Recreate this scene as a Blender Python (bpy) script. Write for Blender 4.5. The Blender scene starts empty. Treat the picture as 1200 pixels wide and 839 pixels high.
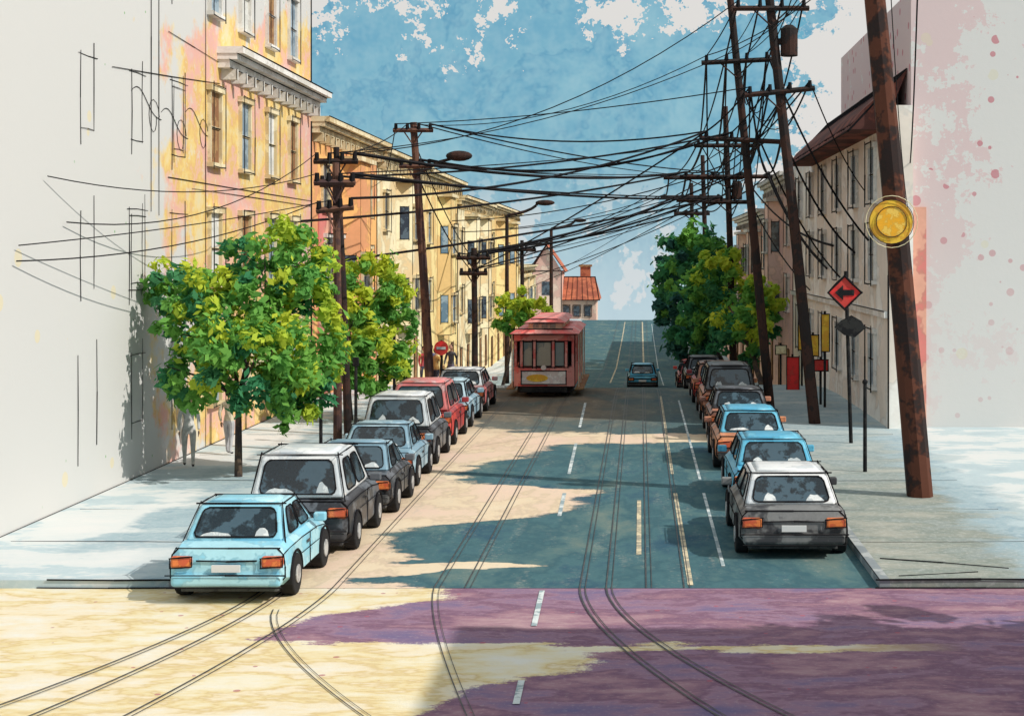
import bpy, math, random
from mathutils import Vector
random.seed(7)
R=random.random
def U(a,b): return a+(b-a)*R()
sc=bpy.context.scene
H=5.4; F=1750.0
def P(x,y,Y): return Vector(((x-750)/F*Y, Y, H-(y-300)/F*Y))
# ---------- terrain ----------
PR=[(-80,0),(50,0),(57,-0.02),(61,-0.12),(66,-0.42),(75,-1.25),(90,-2.5),(120,-3.6),(160,-3.42),(188,-3.0),(197,-3.05),(210,-3.7),(260,-8),(420,-24),(700,-55)]
def gz(y):
    for i in range(len(PR)-1):
        a,b=PR[i],PR[i+1]
        if y<=b[0]:
            t=(y-a[0])/(b[0]-a[0]); return a[1]+(b[1]-a[1])*t
    return PR[-1][1]
# ---------- node helpers ----------
class NT:
    def __init__(s,mat):
        mat.use_nodes=True; s.t=mat.node_tree; s.n=s.t.nodes; s.l=s.t.links
    def new(s,k): return s.n.new(k)
    def lk(s,a,b): s.l.new(a,b)
    def pos(s):
        g=s.new('ShaderNodeNewGeometry'); return g.outputs['Position']
    def sep(s,v):
        n=s.new('ShaderNodeSeparateXYZ'); s.lk(v,n.inputs[0]); return n.outputs
    def m(s,op,a,b=None,c=None):
        n=s.new('ShaderNodeMath'); n.operation=op
        for i,v in enumerate((a,b,c)):
            if v is None: continue
            if isinstance(v,(int,float)): n.inputs[i].default_value=v
            else: s.lk(v,n.inputs[i])
        return n.outputs[0]
    def noise(s,vec,scale,detail=4,rough=.6,dist=.1,sc3=None,off=(0,0,0)):
        mp=s.new('ShaderNodeMapping'); s.lk(vec,mp.inputs[0])
        mp.inputs['Location'].default_value=off
        if sc3: mp.inputs['Scale'].default_value=sc3
        n=s.new('ShaderNodeTexNoise'); s.lk(mp.outputs[0],n.inputs['Vector'])
        n.inputs['Scale'].default_value=scale; n.inputs['Detail'].default_value=detail
        n.inputs['Roughness'].default_value=rough; n.inputs['Distortion'].default_value=dist
        return n.outputs['Fac']
    def dots(s,vec,scale,r,off=(0,0,0)):
        mp=s.new('ShaderNodeMapping'); s.lk(vec,mp.inputs[0]); mp.inputs['Location'].default_value=off
        v=s.new('ShaderNodeTexVoronoi'); s.lk(mp.outputs[0],v.inputs['Vector']); v.inputs['Scale'].default_value=scale
        cs=s.sep(v.outputs['Color'])
        rr=s.m('MULTIPLY',cs[0],r)
        return s.m('MULTIPLY',s.m('LESS_THAN',v.outputs['Distance'],rr),s.m('GREATER_THAN',cs[1],.45))
    def ramp(s,fac,stops,interp='LINEAR'):
        n=s.new('ShaderNodeValToRGB'); e=n.color_ramp.elements; n.color_ramp.interpolation=interp
        while len(e)<len(stops): e.new(.5)
        for i,(p,c) in enumerate(stops):
            e[i].position=p; e[i].color=(c[0],c[1],c[2],1)
        s.lk(fac,n.inputs[0]); return n.outputs[0]
    def rng(s,v,a,b,c=0.,d=1.,smooth=False):
        n=s.new('ShaderNodeMapRange'); n.clamp=True
        if smooth: n.interpolation_type='SMOOTHSTEP'
        s.lk(v,n.inputs[0])
        for i,q in enumerate((a,b,c,d)): n.inputs[i+1].default_value=q
        return n.outputs[0]
    def mix(s,f,a,b,bt='MIX'):
        n=s.new('ShaderNodeMix'); n.data_type='RGBA'; n.blend_type=bt
        if isinstance(f,(int,float)): n.inputs[0].default_value=f
        else: s.lk(f,n.inputs[0])
        for i,v in ((6,a),(7,b)):
            if isinstance(v,tuple): n.inputs[i].default_value=(v[0],v[1],v[2],1)
            else: s.lk(v,n.inputs[i])
        return n.outputs[2]
def sc3(c,k): return tuple(min(1,x*k) for x in c)
def finish(nt,col,rough=.85,spec=.2,bump=None,metal=0):
    b=nt.n['Principled BSDF']
    nt.lk(col,b.inputs['Base Color'])
    b.inputs['Roughness'].default_value=rough
    b.inputs['Specular IOR Level'].default_value=spec
    b.inputs['Metallic'].default_value=metal
    if bump is not None:
        n=nt.new('ShaderNodeBump'); n.inputs['Strength'].default_value=.25; n.inputs['Distance'].default_value=.02
        nt.lk(bump,n.inputs['Height']); nt.lk(n.outputs[0],b.inputs['Normal'])
def wc(name,c1,c2=None,scale=1.,rough=.85,spec=.2,off=0,edge=.8,plain=False):
    """pigment-wash like weathered paint: two tones with a darker rim where they meet"""
    c2=c2 or sc3(c1,.72)
    m=bpy.data.materials.new(name); nt=NT(m)
    if plain:
        b=nt.n['Principled BSDF']; b.inputs['Base Color'].default_value=(c1[0],c1[1],c1[2],1); b.inputs['Roughness'].default_value=rough; b.inputs['Specular IOR Level'].default_value=spec; return m
    p=nt.pos()
    n=nt.noise(p,scale,4,.66,.1,off=(off,off*.7,off*.3))
    mid=tuple((a+b)/2 for a,b in zip(c1,c2))
    col=nt.ramp(n,[(.36,sc3(c1,1.08)),(.47,c1),(.505,sc3(mid,edge)),(.53,c2),(.68,sc3(c2,.9))])
    g=nt.noise(p,scale*14,1,.6,0)
    col=nt.mix(nt.rng(g,.35,.7,0,.16),col,sc3(c2,.7))
    finish(nt,col,rough,spec); return m
INK=wc('ink_black_paint',(.012,.011,.013),plain=True,rough=.8,spec=.1)
# ---------- mesh builder ----------
class MB:
    def __init__(s,mat): s.v=[]; s.f=[]; s.mat=mat
    def poly(s,pts):
        i=len(s.v); s.v+= [tuple(p) for p in pts]; s.f.append(tuple(range(i,i+len(pts))))
    def hexa(s,a,b):
        i=len(s.v); s.v+=[tuple(p) for p in a]+[tuple(p) for p in b]
        for f in ((3,2,1,0),(4,5,6,7),(0,1,5,4),(1,2,6,5),(2,3,7,6),(3,0,4,7)): s.f.append(tuple(i+k for k in f))
    def box(s,x0,x1,y0,y1,z0,z1):
        s.hexa([(x0,y0,z0),(x1,y0,z0),(x1,y1,z0),(x0,y1,z0)],[(x0,y0,z1),(x1,y0,z1),(x1,y1,z1),(x0,y1,z1)])
    def tube(s,p0,p1,r0,r1=None,n=6,cap=True):
        p0=Vector(p0);p1=Vector(p1); r1=r0 if r1 is None else r1
        d=p1-p0
        if d.length<1e-5: return
        d.normalize(); up=Vector((0,0,1)) if abs(d.z)<.9 else Vector((1,0,0))
        a=d.cross(up).normalized(); b=d.cross(a)
        i=len(s.v)
        for p,r in ((p0,r0),(p1,r1)):
            for k in range(n):
                t=2*math.pi*k/n; s.v.append(tuple(p+a*math.cos(t)*r+b*math.sin(t)*r))
        for k in range(n):
            k2=(k+1)%n; s.f.append((i+k,i+n+k,i+n+k2,i+k2))
        if cap:
            s.f.append(tuple(i+k for k in range(n))); s.f.append(tuple(i+n+k for k in reversed(range(n))))
    def path(s,pts,r,r1=None,n=5):
        r1=r if r1 is None else r1; N=len(pts)-1
        for k in range(N): s.tube(pts[k],pts[k+1],r+(r1-r)*k/N,r+(r1-r)*(k+1)/N,n)
    def wire(s,a,b,sag,r,seg=14):
        a=Vector(a);b=Vector(b); pts=[]
        for k in range(seg+1):
            t=k/seg; p=a.lerp(b,t); p.z-=sag*4*t*(1-t); pts.append(p)
        s.path(pts,r,n=4)
    def ell(s,c,r,nu=12,nv=8):
        i=len(s.v)
        for a in range(nv+1):
            th=math.pi*a/nv
            for b in range(nu):
                ph=2*math.pi*b/nu
                s.v.append((c[0]+r[0]*math.sin(th)*math.cos(ph),c[1]+r[1]*math.sin(th)*math.sin(ph),c[2]+r[2]*math.cos(th)))
        for a in range(nv):
            for b in range(nu):
                b2=(b+1)%nu; s.f.append((i+a*nu+b,i+(a+1)*nu+b,i+(a+1)*nu+b2,i+a*nu+b2))
    def obj(s,name,parent=None,smooth=False,bevel=0):
        me=bpy.data.meshes.new(name); me.from_pydata(s.v,[],s.f); me.materials.append(s.mat); me.validate(); me.update()
        if smooth:
            for p in me.polygons: p.use_smooth=True
        o=bpy.data.objects.new(name,me); sc.collection.objects.link(o)
        if parent: o.parent=parent
        if bevel:
            b=o.modifiers.new('bevel','BEVEL'); b.width=bevel; b.segments=3; b.limit_method='ANGLE'; b.angle_limit=math.radians(25)
        return o
class G:
    def __init__(s,name,loc=(0,0,0),rz=0,scale=(1,1,1)):
        s.name=name; s.parts={}; s.loc=loc; s.rz=rz; s.opt={}; s.scale=scale
    def p(s,part,mat=None,**k):
        if part not in s.parts: s.parts[part]=MB(mat); s.opt[part]=k
        return s.parts[part]
    def line(s,a,b,r=.014,j=.02):
        a=Vector(a);b=Vector(b); d=(b-a)
        L=d.length
        if L<1e-4: return
        e=d/L*min(.08,L*.05)*U(.2,1.3)
        jv=lambda: Vector((U(-j,j)*.3,U(-j,j),U(-j,j)))
        m=(a+b)/2+jv()*.6
        ib=s.p('ink_lines',INK)
        ib.tube(a-e,m,r*U(.6,1.1),r*U(.8,1.3),4,False); ib.tube(m,b+e,r*U(.8,1.3),r*U(.5,1.1),4,False)
    def rect(s,pts,r=.014,j=.02):
        for i in range(len(pts)): s.line(pts[i],pts[(i+1)%len(pts)],r,j)
    def done(s):
        e=bpy.data.objects.new(s.name,None); sc.collection.objects.link(e); e.location=s.loc; e.rotation_euler=(0,0,s.rz); e.scale=s.scale
        e.empty_display_size=.3
        for k,m in s.parts.items(): m.obj(k,e,**s.opt[k])
        return e
# ---------- world ----------
SUNV=Vector((math.cos(math.radians(24)),-math.sin(math.radians(24)),math.tan(math.radians(40)))).normalized()
w=bpy.data.worlds.new("World"); sc.world=w; w.use_nodes=True
nt=NT(w); nt.n.clear()
out=nt.new('ShaderNodeOutputWorld'); bg=nt.new('ShaderNodeBackground'); nt.lk(bg.outputs[0],out.inputs[0]); bg.inputs[1].default_value=.1
tc=nt.new('ShaderNodeTexCoord'); g=tc.outputs['Generated']; s=nt.sep(g)
zz=nt.m('MAXIMUM',s[2],.03)
cb=nt.new('ShaderNodeCombineXYZ'); nt.lk(s[0],cb.inputs[0]); nt.lk(s[1],cb.inputs[1]); nt.lk(zz,cb.inputs[2])
sky=nt.new('ShaderNodeTexSky'); sky.sky_type='NISHITA'; sky.sun_disc=False; sky.sun_elevation=math.asin(SUNV.z); sky.sun_rotation=math.atan2(SUNV.x,SUNV.y)
nt.lk(cb.outputs[0],sky.inputs[0])
az=nt.m('ARCTAN2',s[0],s[1])
n1=nt.noise(g,11,5,.7,.2); n2=nt.noise(g,30,5,.78,.1,off=(3,1,2)); n3=nt.noise(g,7,3,.6,.2,off=(7,2,1)); n4=nt.noise(g,90,2,.8,0)
blue=nt.ramp(n1,[(.3,(3.4,5.8,6.6)),(.42,(2.2,4.8,6.0)),(.49,(1.5,4.0,5.5)),(.51,(1.15,3.5,5.1)),(.54,(1.9,4.5,5.8)),(.7,(1.3,3.8,5.4))])
blue=nt.mix(nt.rng(n4,.4,.65,0,.4),blue,(3.2,5.5,6.4))
blue=nt.mix(.12,blue,sky.outputs[0])
pale=nt.mix(nt.rng(s[2],-.05,.075,.8,0,True),blue,(5.8,7.0,7.5))
lowc=nt.m('MULTIPLY',nt.rng(nt.m('ADD',n1,nt.m('MULTIPLY',n2,.35)),.70,.72,0,.7),nt.rng(s[2],.02,.06,1,0)); pale=nt.mix(lowc,pale,(7.2,7.3,7.3))
WH=(7.4,7.25,7.0)
e1=nt.m('ADD',az,nt.m('MULTIPLY',nt.m('SUBTRACT',n1,.5),.22)); e1=nt.m('ADD',e1,nt.m('MULTIPLY',nt.m('SUBTRACT',n2,.5),.22))
e1=nt.m('ADD',e1,nt.rng(s[2],.0,.07,.05,0))
mr=nt.m('MULTIPLY',nt.rng(e1,.105,.112),nt.rng(az,.9,1.3,1,0))
col=nt.mix(mr,pale,WH)
hi=nt.rng(nt.m('ADD',nt.m('ADD',nt.m('MULTIPLY',n2,1.2),nt.m('MULTIPLY',n3,.8)),nt.rng(s[2],.10,.175,-.30,.14)),1.09,1.11)
hi=nt.m('MULTIPLY',hi,nt.rng(s[2],.09,.12))
col=nt.mix(hi,col,WH)
col=nt.mix(nt.m('MULTIPLY',nt.dots(g,26,.25),nt.m('MULTIPLY',mr,nt.rng(az,.11,.16,1,0))),col,(1.6,4.2,5.6))
nt.lk(col,bg.inputs[0])
sun=bpy.data.lights.new('sun','SUN'); sun.energy=3.8; sun.angle=math.radians(.5); sun.color=(1,.95,.86)
so=bpy.data.objects.new('sun',sun); sc.collection.objects.link(so); so.rotation_euler=SUNV.to_track_quat('Z','Y').to_euler(); so.location=(30,-10,40)
# ---------- camera ----------
cam=bpy.data.cameras.new('camera'); co=bpy.data.objects.new('camera',cam); sc.collection.objects.link(co); sc.camera=co
co.location=(0,0,H); co.rotation_euler=(math.radians(90),0,0); cam.lens=52.5; cam.sensor_width=36
cam.shift_x=-.125; cam.shift_y=-.0996; cam.clip_end=3000
sc.view_settings.view_transform='Standard'; sc.view_settings.look='None'; sc.view_settings.exposure=0
# ---------- ground materials ----------
def curve_node(nt,fac,pts):
    rp=nt.new('ShaderNodeFloatCurve'); cv=rp.mapping.curves[0]
    cv.points[0].location=pts[0]; cv.points[1].location=pts[-1]
    for q in pts[1:-1]: cv.points.new(*q)
    rp.mapping.update(); nt.lk(fac,rp.inputs['Value']); return rp.outputs[0]
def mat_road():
    m=bpy.data.materials.new('road_with_painted_shade'); nt=NT(m); p=nt.pos(); s=nt.sep(p)
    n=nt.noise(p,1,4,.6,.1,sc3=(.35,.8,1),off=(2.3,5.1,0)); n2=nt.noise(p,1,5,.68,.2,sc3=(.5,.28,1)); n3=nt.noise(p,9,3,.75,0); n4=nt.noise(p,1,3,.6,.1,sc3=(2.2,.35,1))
    yb=[(24.3,-4.2),(25.3,-4.6),(25.9,-1.8),(26.4,-4.2),(29.0,-4.8),(30.6,-2.6),(31.6,-1.7),(33.8,-1.2),(34.6,-1.3),(35.6,-4.0),(38.6,-4.4),(40,-3.0),(42.6,-2.6),(43.6,2.6),(44.8,2.9),(45.8,-3.5),(49,-5.2),(56,-5.6),(64,-7)]  # outline of sunlit tan against shaded teal, painted into the road colour
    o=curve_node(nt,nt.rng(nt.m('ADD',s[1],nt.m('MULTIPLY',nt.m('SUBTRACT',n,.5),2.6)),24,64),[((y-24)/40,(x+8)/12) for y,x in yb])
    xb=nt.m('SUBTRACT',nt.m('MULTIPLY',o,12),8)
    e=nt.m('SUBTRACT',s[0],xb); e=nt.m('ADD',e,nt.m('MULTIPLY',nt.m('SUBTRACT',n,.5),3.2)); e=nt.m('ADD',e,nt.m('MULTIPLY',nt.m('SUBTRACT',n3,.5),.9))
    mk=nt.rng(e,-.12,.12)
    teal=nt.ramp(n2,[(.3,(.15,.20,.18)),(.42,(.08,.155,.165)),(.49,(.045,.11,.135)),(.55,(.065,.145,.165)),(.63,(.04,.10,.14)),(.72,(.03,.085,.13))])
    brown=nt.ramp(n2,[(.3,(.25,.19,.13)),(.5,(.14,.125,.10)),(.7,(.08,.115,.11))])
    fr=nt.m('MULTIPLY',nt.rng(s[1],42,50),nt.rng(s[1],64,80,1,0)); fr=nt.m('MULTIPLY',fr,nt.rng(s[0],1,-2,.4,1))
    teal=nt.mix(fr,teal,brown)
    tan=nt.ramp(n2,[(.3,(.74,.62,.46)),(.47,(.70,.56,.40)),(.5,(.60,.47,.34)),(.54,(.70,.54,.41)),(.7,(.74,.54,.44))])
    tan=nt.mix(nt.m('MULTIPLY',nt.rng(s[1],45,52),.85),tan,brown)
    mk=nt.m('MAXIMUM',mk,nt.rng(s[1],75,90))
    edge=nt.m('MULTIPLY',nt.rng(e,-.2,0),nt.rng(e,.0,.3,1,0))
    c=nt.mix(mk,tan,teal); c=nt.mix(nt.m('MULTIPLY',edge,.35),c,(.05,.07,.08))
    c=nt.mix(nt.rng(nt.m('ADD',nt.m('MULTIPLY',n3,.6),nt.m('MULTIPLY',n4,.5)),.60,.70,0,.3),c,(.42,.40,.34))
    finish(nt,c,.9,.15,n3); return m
def mat_cross():
    m=bpy.data.materials.new('crossing_with_painted_shade'); nt=NT(m); p=nt.pos(); s=nt.sep(p)
    n=nt.noise(p,1,5,.65,.1,sc3=(.3,.8,1),off=(1,2,0)); n2=nt.noise(p,.8,5,.68,.15,sc3=(.5,1.1,1)); n3=nt.noise(p,14,3,.75,0); n5=nt.noise(p,1,5,.7,.1,sc3=(.16,1.0,1),off=(4.4,1.7,0))
    yb=[(14,-2.6),(18,-2.6),(18.8,-1.8),(19.8,-.8),(20.3,-.6),(20.9,-5.2),(22.0,-5.5),(22.9,-4.0),(23.6,-3.2),(24.4,-3)]  # outline of the purple foreground shade, put into the base colour
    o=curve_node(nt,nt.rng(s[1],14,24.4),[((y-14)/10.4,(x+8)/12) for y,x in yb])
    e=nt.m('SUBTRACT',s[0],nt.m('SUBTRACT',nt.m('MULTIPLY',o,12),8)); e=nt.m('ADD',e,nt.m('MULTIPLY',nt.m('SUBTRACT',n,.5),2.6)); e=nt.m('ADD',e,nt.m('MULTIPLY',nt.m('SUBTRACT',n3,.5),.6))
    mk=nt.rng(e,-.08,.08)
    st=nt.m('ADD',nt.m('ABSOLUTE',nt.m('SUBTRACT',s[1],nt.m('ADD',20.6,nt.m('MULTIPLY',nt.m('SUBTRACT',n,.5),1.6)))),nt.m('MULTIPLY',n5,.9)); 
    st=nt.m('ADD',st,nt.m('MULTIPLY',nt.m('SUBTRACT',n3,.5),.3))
    stm=nt.m('MULTIPLY',nt.rng(st,.66,.74,1,0),nt.rng(s[0],2.5,4.5,1,0))  # sunlit cream streak painted through the purple shade
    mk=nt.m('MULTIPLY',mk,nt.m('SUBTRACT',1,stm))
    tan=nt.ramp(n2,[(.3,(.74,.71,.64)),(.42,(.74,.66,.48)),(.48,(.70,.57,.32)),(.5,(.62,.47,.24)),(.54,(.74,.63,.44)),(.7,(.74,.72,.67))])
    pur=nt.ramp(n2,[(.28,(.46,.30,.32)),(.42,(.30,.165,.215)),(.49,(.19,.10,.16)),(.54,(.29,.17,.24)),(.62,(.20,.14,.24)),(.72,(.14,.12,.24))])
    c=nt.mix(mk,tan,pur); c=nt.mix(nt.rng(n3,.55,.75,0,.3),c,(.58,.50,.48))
    dd=nt.dots(p,3.2,.16); c=nt.mix(nt.m('MULTIPLY',dd,.7),c,(.38,.10,.14))
    finish(nt,c,.9,.15,n3); return m
def mat_pave():
    m=bpy.data.materials.new('pale_pavement'); nt=NT(m); p=nt.pos(); s=nt.sep(p)
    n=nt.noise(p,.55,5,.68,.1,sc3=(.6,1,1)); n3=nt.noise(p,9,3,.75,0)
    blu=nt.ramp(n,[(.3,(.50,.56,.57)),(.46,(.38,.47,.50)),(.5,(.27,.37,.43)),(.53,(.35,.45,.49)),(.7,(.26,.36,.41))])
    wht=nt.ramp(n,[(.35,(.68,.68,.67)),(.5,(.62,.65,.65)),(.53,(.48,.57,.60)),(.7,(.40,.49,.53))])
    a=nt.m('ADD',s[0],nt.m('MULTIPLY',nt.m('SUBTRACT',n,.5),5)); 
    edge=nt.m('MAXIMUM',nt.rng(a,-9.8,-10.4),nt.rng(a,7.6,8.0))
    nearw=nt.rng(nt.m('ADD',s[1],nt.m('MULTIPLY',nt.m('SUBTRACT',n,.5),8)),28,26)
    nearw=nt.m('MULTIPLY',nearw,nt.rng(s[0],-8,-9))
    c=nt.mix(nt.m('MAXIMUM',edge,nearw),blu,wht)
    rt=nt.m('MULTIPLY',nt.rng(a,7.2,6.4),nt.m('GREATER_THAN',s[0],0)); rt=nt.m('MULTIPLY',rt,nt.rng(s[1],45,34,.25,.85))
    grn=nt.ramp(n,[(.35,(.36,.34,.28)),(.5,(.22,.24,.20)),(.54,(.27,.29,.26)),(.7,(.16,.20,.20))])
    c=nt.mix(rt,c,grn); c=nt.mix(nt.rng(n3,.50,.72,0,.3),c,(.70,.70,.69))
    finish(nt,c,.9,.15,n3); return m
GND=wc('bare_pale_ground',(.66,.66,.63),(.58,.59,.56),.3)
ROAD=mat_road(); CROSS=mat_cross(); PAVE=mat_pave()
KERB=wc('kerb_stone',(.40,.42,.42),(.25,.28,.30),1.5)
ys=[-80,0,15,24,30,40,50,54,57,59,61,63,66,70,75,82,90,100,110,120,140,160,175,188,197,210,235,260,420,700]
def strip(name,mat,x0,x1,ylist,dz,parent=None):
    b=MB(mat)
    for i in range(len(ylist)-1):
        a,c=ylist[i],ylist[i+1]
        b.poly([(x0,a,gz(a)+dz),(x1,a,gz(a)+dz),(x1,c,gz(c)+dz),(x0,c,gz(c)+dz)])
    return b.obj(name,parent)
strip('ground',GND,-500,500,ys,-.03)
yr=[y for y in ys if 24.3<y]; 
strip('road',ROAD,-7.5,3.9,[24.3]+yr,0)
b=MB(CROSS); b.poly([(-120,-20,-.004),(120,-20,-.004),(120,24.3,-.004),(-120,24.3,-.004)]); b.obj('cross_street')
yp=[24.3]+[y for y in yr if y<215]
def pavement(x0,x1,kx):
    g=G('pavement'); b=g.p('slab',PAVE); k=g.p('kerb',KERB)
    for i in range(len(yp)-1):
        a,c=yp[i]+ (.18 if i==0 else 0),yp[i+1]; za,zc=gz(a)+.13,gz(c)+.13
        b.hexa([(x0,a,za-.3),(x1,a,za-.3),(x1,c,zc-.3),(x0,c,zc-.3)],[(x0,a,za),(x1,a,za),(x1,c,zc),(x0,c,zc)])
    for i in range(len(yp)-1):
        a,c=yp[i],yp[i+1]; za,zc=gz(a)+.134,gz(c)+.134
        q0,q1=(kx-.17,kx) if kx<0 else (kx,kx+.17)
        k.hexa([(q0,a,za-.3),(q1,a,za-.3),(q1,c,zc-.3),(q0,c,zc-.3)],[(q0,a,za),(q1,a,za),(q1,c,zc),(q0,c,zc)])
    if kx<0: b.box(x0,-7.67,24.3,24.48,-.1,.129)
    else: b.box(4.07,x1,24.3,24.48,-.1,.129)
    e=-9.6 if kx<0 else 7.2
    g.line((kx,24.28,.14),(e,24.28,.14),.016); g.line((kx,24.28,.01),(e*1.02,24.28,.01),.014)
    g.line((kx,24.3,.14),(kx,60,.14),.014,.0)
    if kx>0:
        g.line((4.2,26,.14),(6.2,25.2,.14),.01); g.line((4.3,24.6,.14),(5.6,21+3.9,.14),.01)
    for y in (27.5,31,35,39.5,44): 
        if kx<0: g.line((-7.7,y,.132),(-11.6,y+.1,.132),.006,.03)
        else: g.line((4.1,y,.132),(7.4,y+.1,.132),.006,.03)
    return g.done()
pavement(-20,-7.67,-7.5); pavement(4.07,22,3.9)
# ---------- road markings and rails ----------
WHP=wc('worn_white_road_paint',(.62,.66,.66),(.30,.38,.41),2.5)
CRP=wc('cream_road_paint',(.66,.56,.38),(.36,.33,.26),2.5)
RAIL=wc('dark_steel_rail',(.03,.03,.035),(.07,.06,.06),3,.5,.4)
def ribbon(b,pts,w,dz=.008):
    for i in range(len(pts)-1):
        p=Vector(pts[i]);q=Vector(pts[i+1]); d=Vector((q.x-p.x,q.y-p.y,0)).normalized(); nn=Vector((d.y,-d.x,0))*w/2
        w1=[]
        for a,sg in ((p,-1),(p,1),(q,1),(q,-1)):
            v=a+nn*sg; w1.append((v.x,v.y,gz(v.y)+dz))
        b.poly(w1)
def straight(x,y0,y1,x1=None):
    x1=x if x1 is None else x1
    st=[y0]+[y for y in ys if y0<y<y1]+[y1]
    return [(x+(x1-x)*(y-y0)/(y1-y0),y,0) for y in st]
g=G('road_markings'); b=g.p('lane_dashes',WHP)
for (a,c) in ((18.0,19.0),(21.8,24.1),(31,34),(37,43),(47,55)): ribbon(b,straight(-1.55-(a-22)*.014,a,c,-1.55-(c-22)*.014),.085,.008)
for (a,c) in ((26,34),(36,56),(92,185)): ribbon(b,straight(1.45,a,c),.065,.008)
b=g.p('cream_lines',CRP)
ribbon(b,straight(.83,24.5,34,.80),.09,.008); ribbon(b,straight(.80,37,58,.8),.07,.008); ribbon(b,straight(-.02,27,33),.09,.008); ribbon(b,straight(.3,90,190),.14,.008); ribbon(b,straight(-1.9,95,190),.10,.008)
g.done()
g=G('tram_rails'); b=g.p('rails',RAIL)
def rail(pts,w=.022,off=.09,dz=.012):
    ribbon(b,pts,w,dz)
    pts2=[(p[0]+off,p[1],0) for p in pts]; ribbon(b,pts2,w*.6,dz)
for x in (-5.0,-3.35,-2.85,-.98,-.55,.1,.72):
    rail(straight(x,24.3,196 if x>-3 else 59))
def curve(x0,x1,p,yend=15.5,y0=24.3):
    pts=[]
    for k in range(21):
        t=k/20; pts.append((x0+(x1-x0)*t**p,y0+(yend-y0)*t,0))
    return pts
rail(curve(-5.0,-6.6,1.6),.03); rail(curve(-5.75,-7.9,1.6),.03); rail(curve(-6.1,-8.8,1.6),.03)
rail(curve(-.98,1.9,1.6),.03); rail(curve(-.55,2.9,1.6),.03); rail(curve(-5.6,-1.9,1.4,y0=22.8),.018); rail(curve(-3.35,-1.5,1.3),.016)
g.done()
# ---------- buildings ----------
GLASS=wc('window_glass_dark',(.03,.04,.06),(.10,.14,.18),2,.25,.6)
GLB=wc('window_glass_blue',(.12,.2,.28),(.3,.4,.48),2,.3,.5,3)
BRN=wc('brown_shutter',(.25,.12,.06),(.38,.22,.10),2,.8,.2,4)
CUR=wc('window_blind_white',(.70,.70,.68),(.66,.66,.62),1)
TRIM=wc('cream_trim',(.78,.68,.46),(.66,.52,.30),1.2)
TRW=wc('white_trim',(.76,.74,.71),(.68,.65,.60),1)
def win(g,sd,xf,y,z,w,h,glass,trim,gn,tn,r=.014):
    X=lambda d: xf+sd*d
    def bx(b,d0,d1,y0,y1,z0,z1):
        a,c=sorted((X(d0),X(d1))); b.box(a,c,y0,y1,z0,z1)
    bx(g.p(gn,glass),-.02,.012,y-w/2,y+w/2,z,z+h)
    t=g.p(tn,trim); f=.09
    bx(t,-.01,.10,y-w/2-f,y-w/2,z-.002,z+h+.002); bx(t,-.01,.10,y+w/2,y+w/2+f,z-.002,z+h+.002)
    bx(t,-.01,.16,y-w/2-f-.1,y+w/2+f+.1,z+h,z+h+.16); bx(t,-.01,.18,y-w/2-f-.06,y+w/2+f+.06,z-.12,z)
    bx(t,.0,.045,y-w/2,y+w/2,z+h*.5-.03,z+h*.5+.03)
    d=.19
    g.rect([(X(d),y-w/2-f,z-.1),(X(d),y+w/2+f,z-.1),(X(d),y+w/2+f,z+h+.16),(X(d),y-w/2-f,z+h+.16)],r,.035)
    g.line((X(.05),y-w/2,z),(X(.05),y-w/2,z+h),r)
    g.line((X(.06),y-w/2,z+h*.5),(X(.06),y+w/2,z+h*.5),r)
def cornice(g,sd,xf,y0,y1,z,pr,trim,tn='cornice',r=.02,brk=True):
    X=lambda d: xf+sd*d
    b=g.p(tn,trim)
    for (p,a,c) in ((pr*.45,-.45,-.22),(pr*.75,-.22,-.05),(pr,-.05,.14)):
        x0,x1=sorted((X(-.01),X(p))); b.box(x0,x1,y0-p*.2,y1+p*.2,z+a,z+c)
        g.line((X(p+.01),y0-p*.2,z+c),(X(p+.01),y1+p*.2,z+c),r)
    g.line((X(pr*.45+.01),y0,z-.45),(X(pr*.45+.01),y1,z-.45),r*.7)
    if brk:
        y=y0+.3
        while y<y1-.2:
            x0,x1=sorted((X(0),X(pr*.6))); b.box(x0,x1,y,y+.16,z-.75,z-.452)
            g.line((X(pr*.6),y,z-.75),(X(pr*.6),y,z-.45),r*.7); y+=1.0
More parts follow.
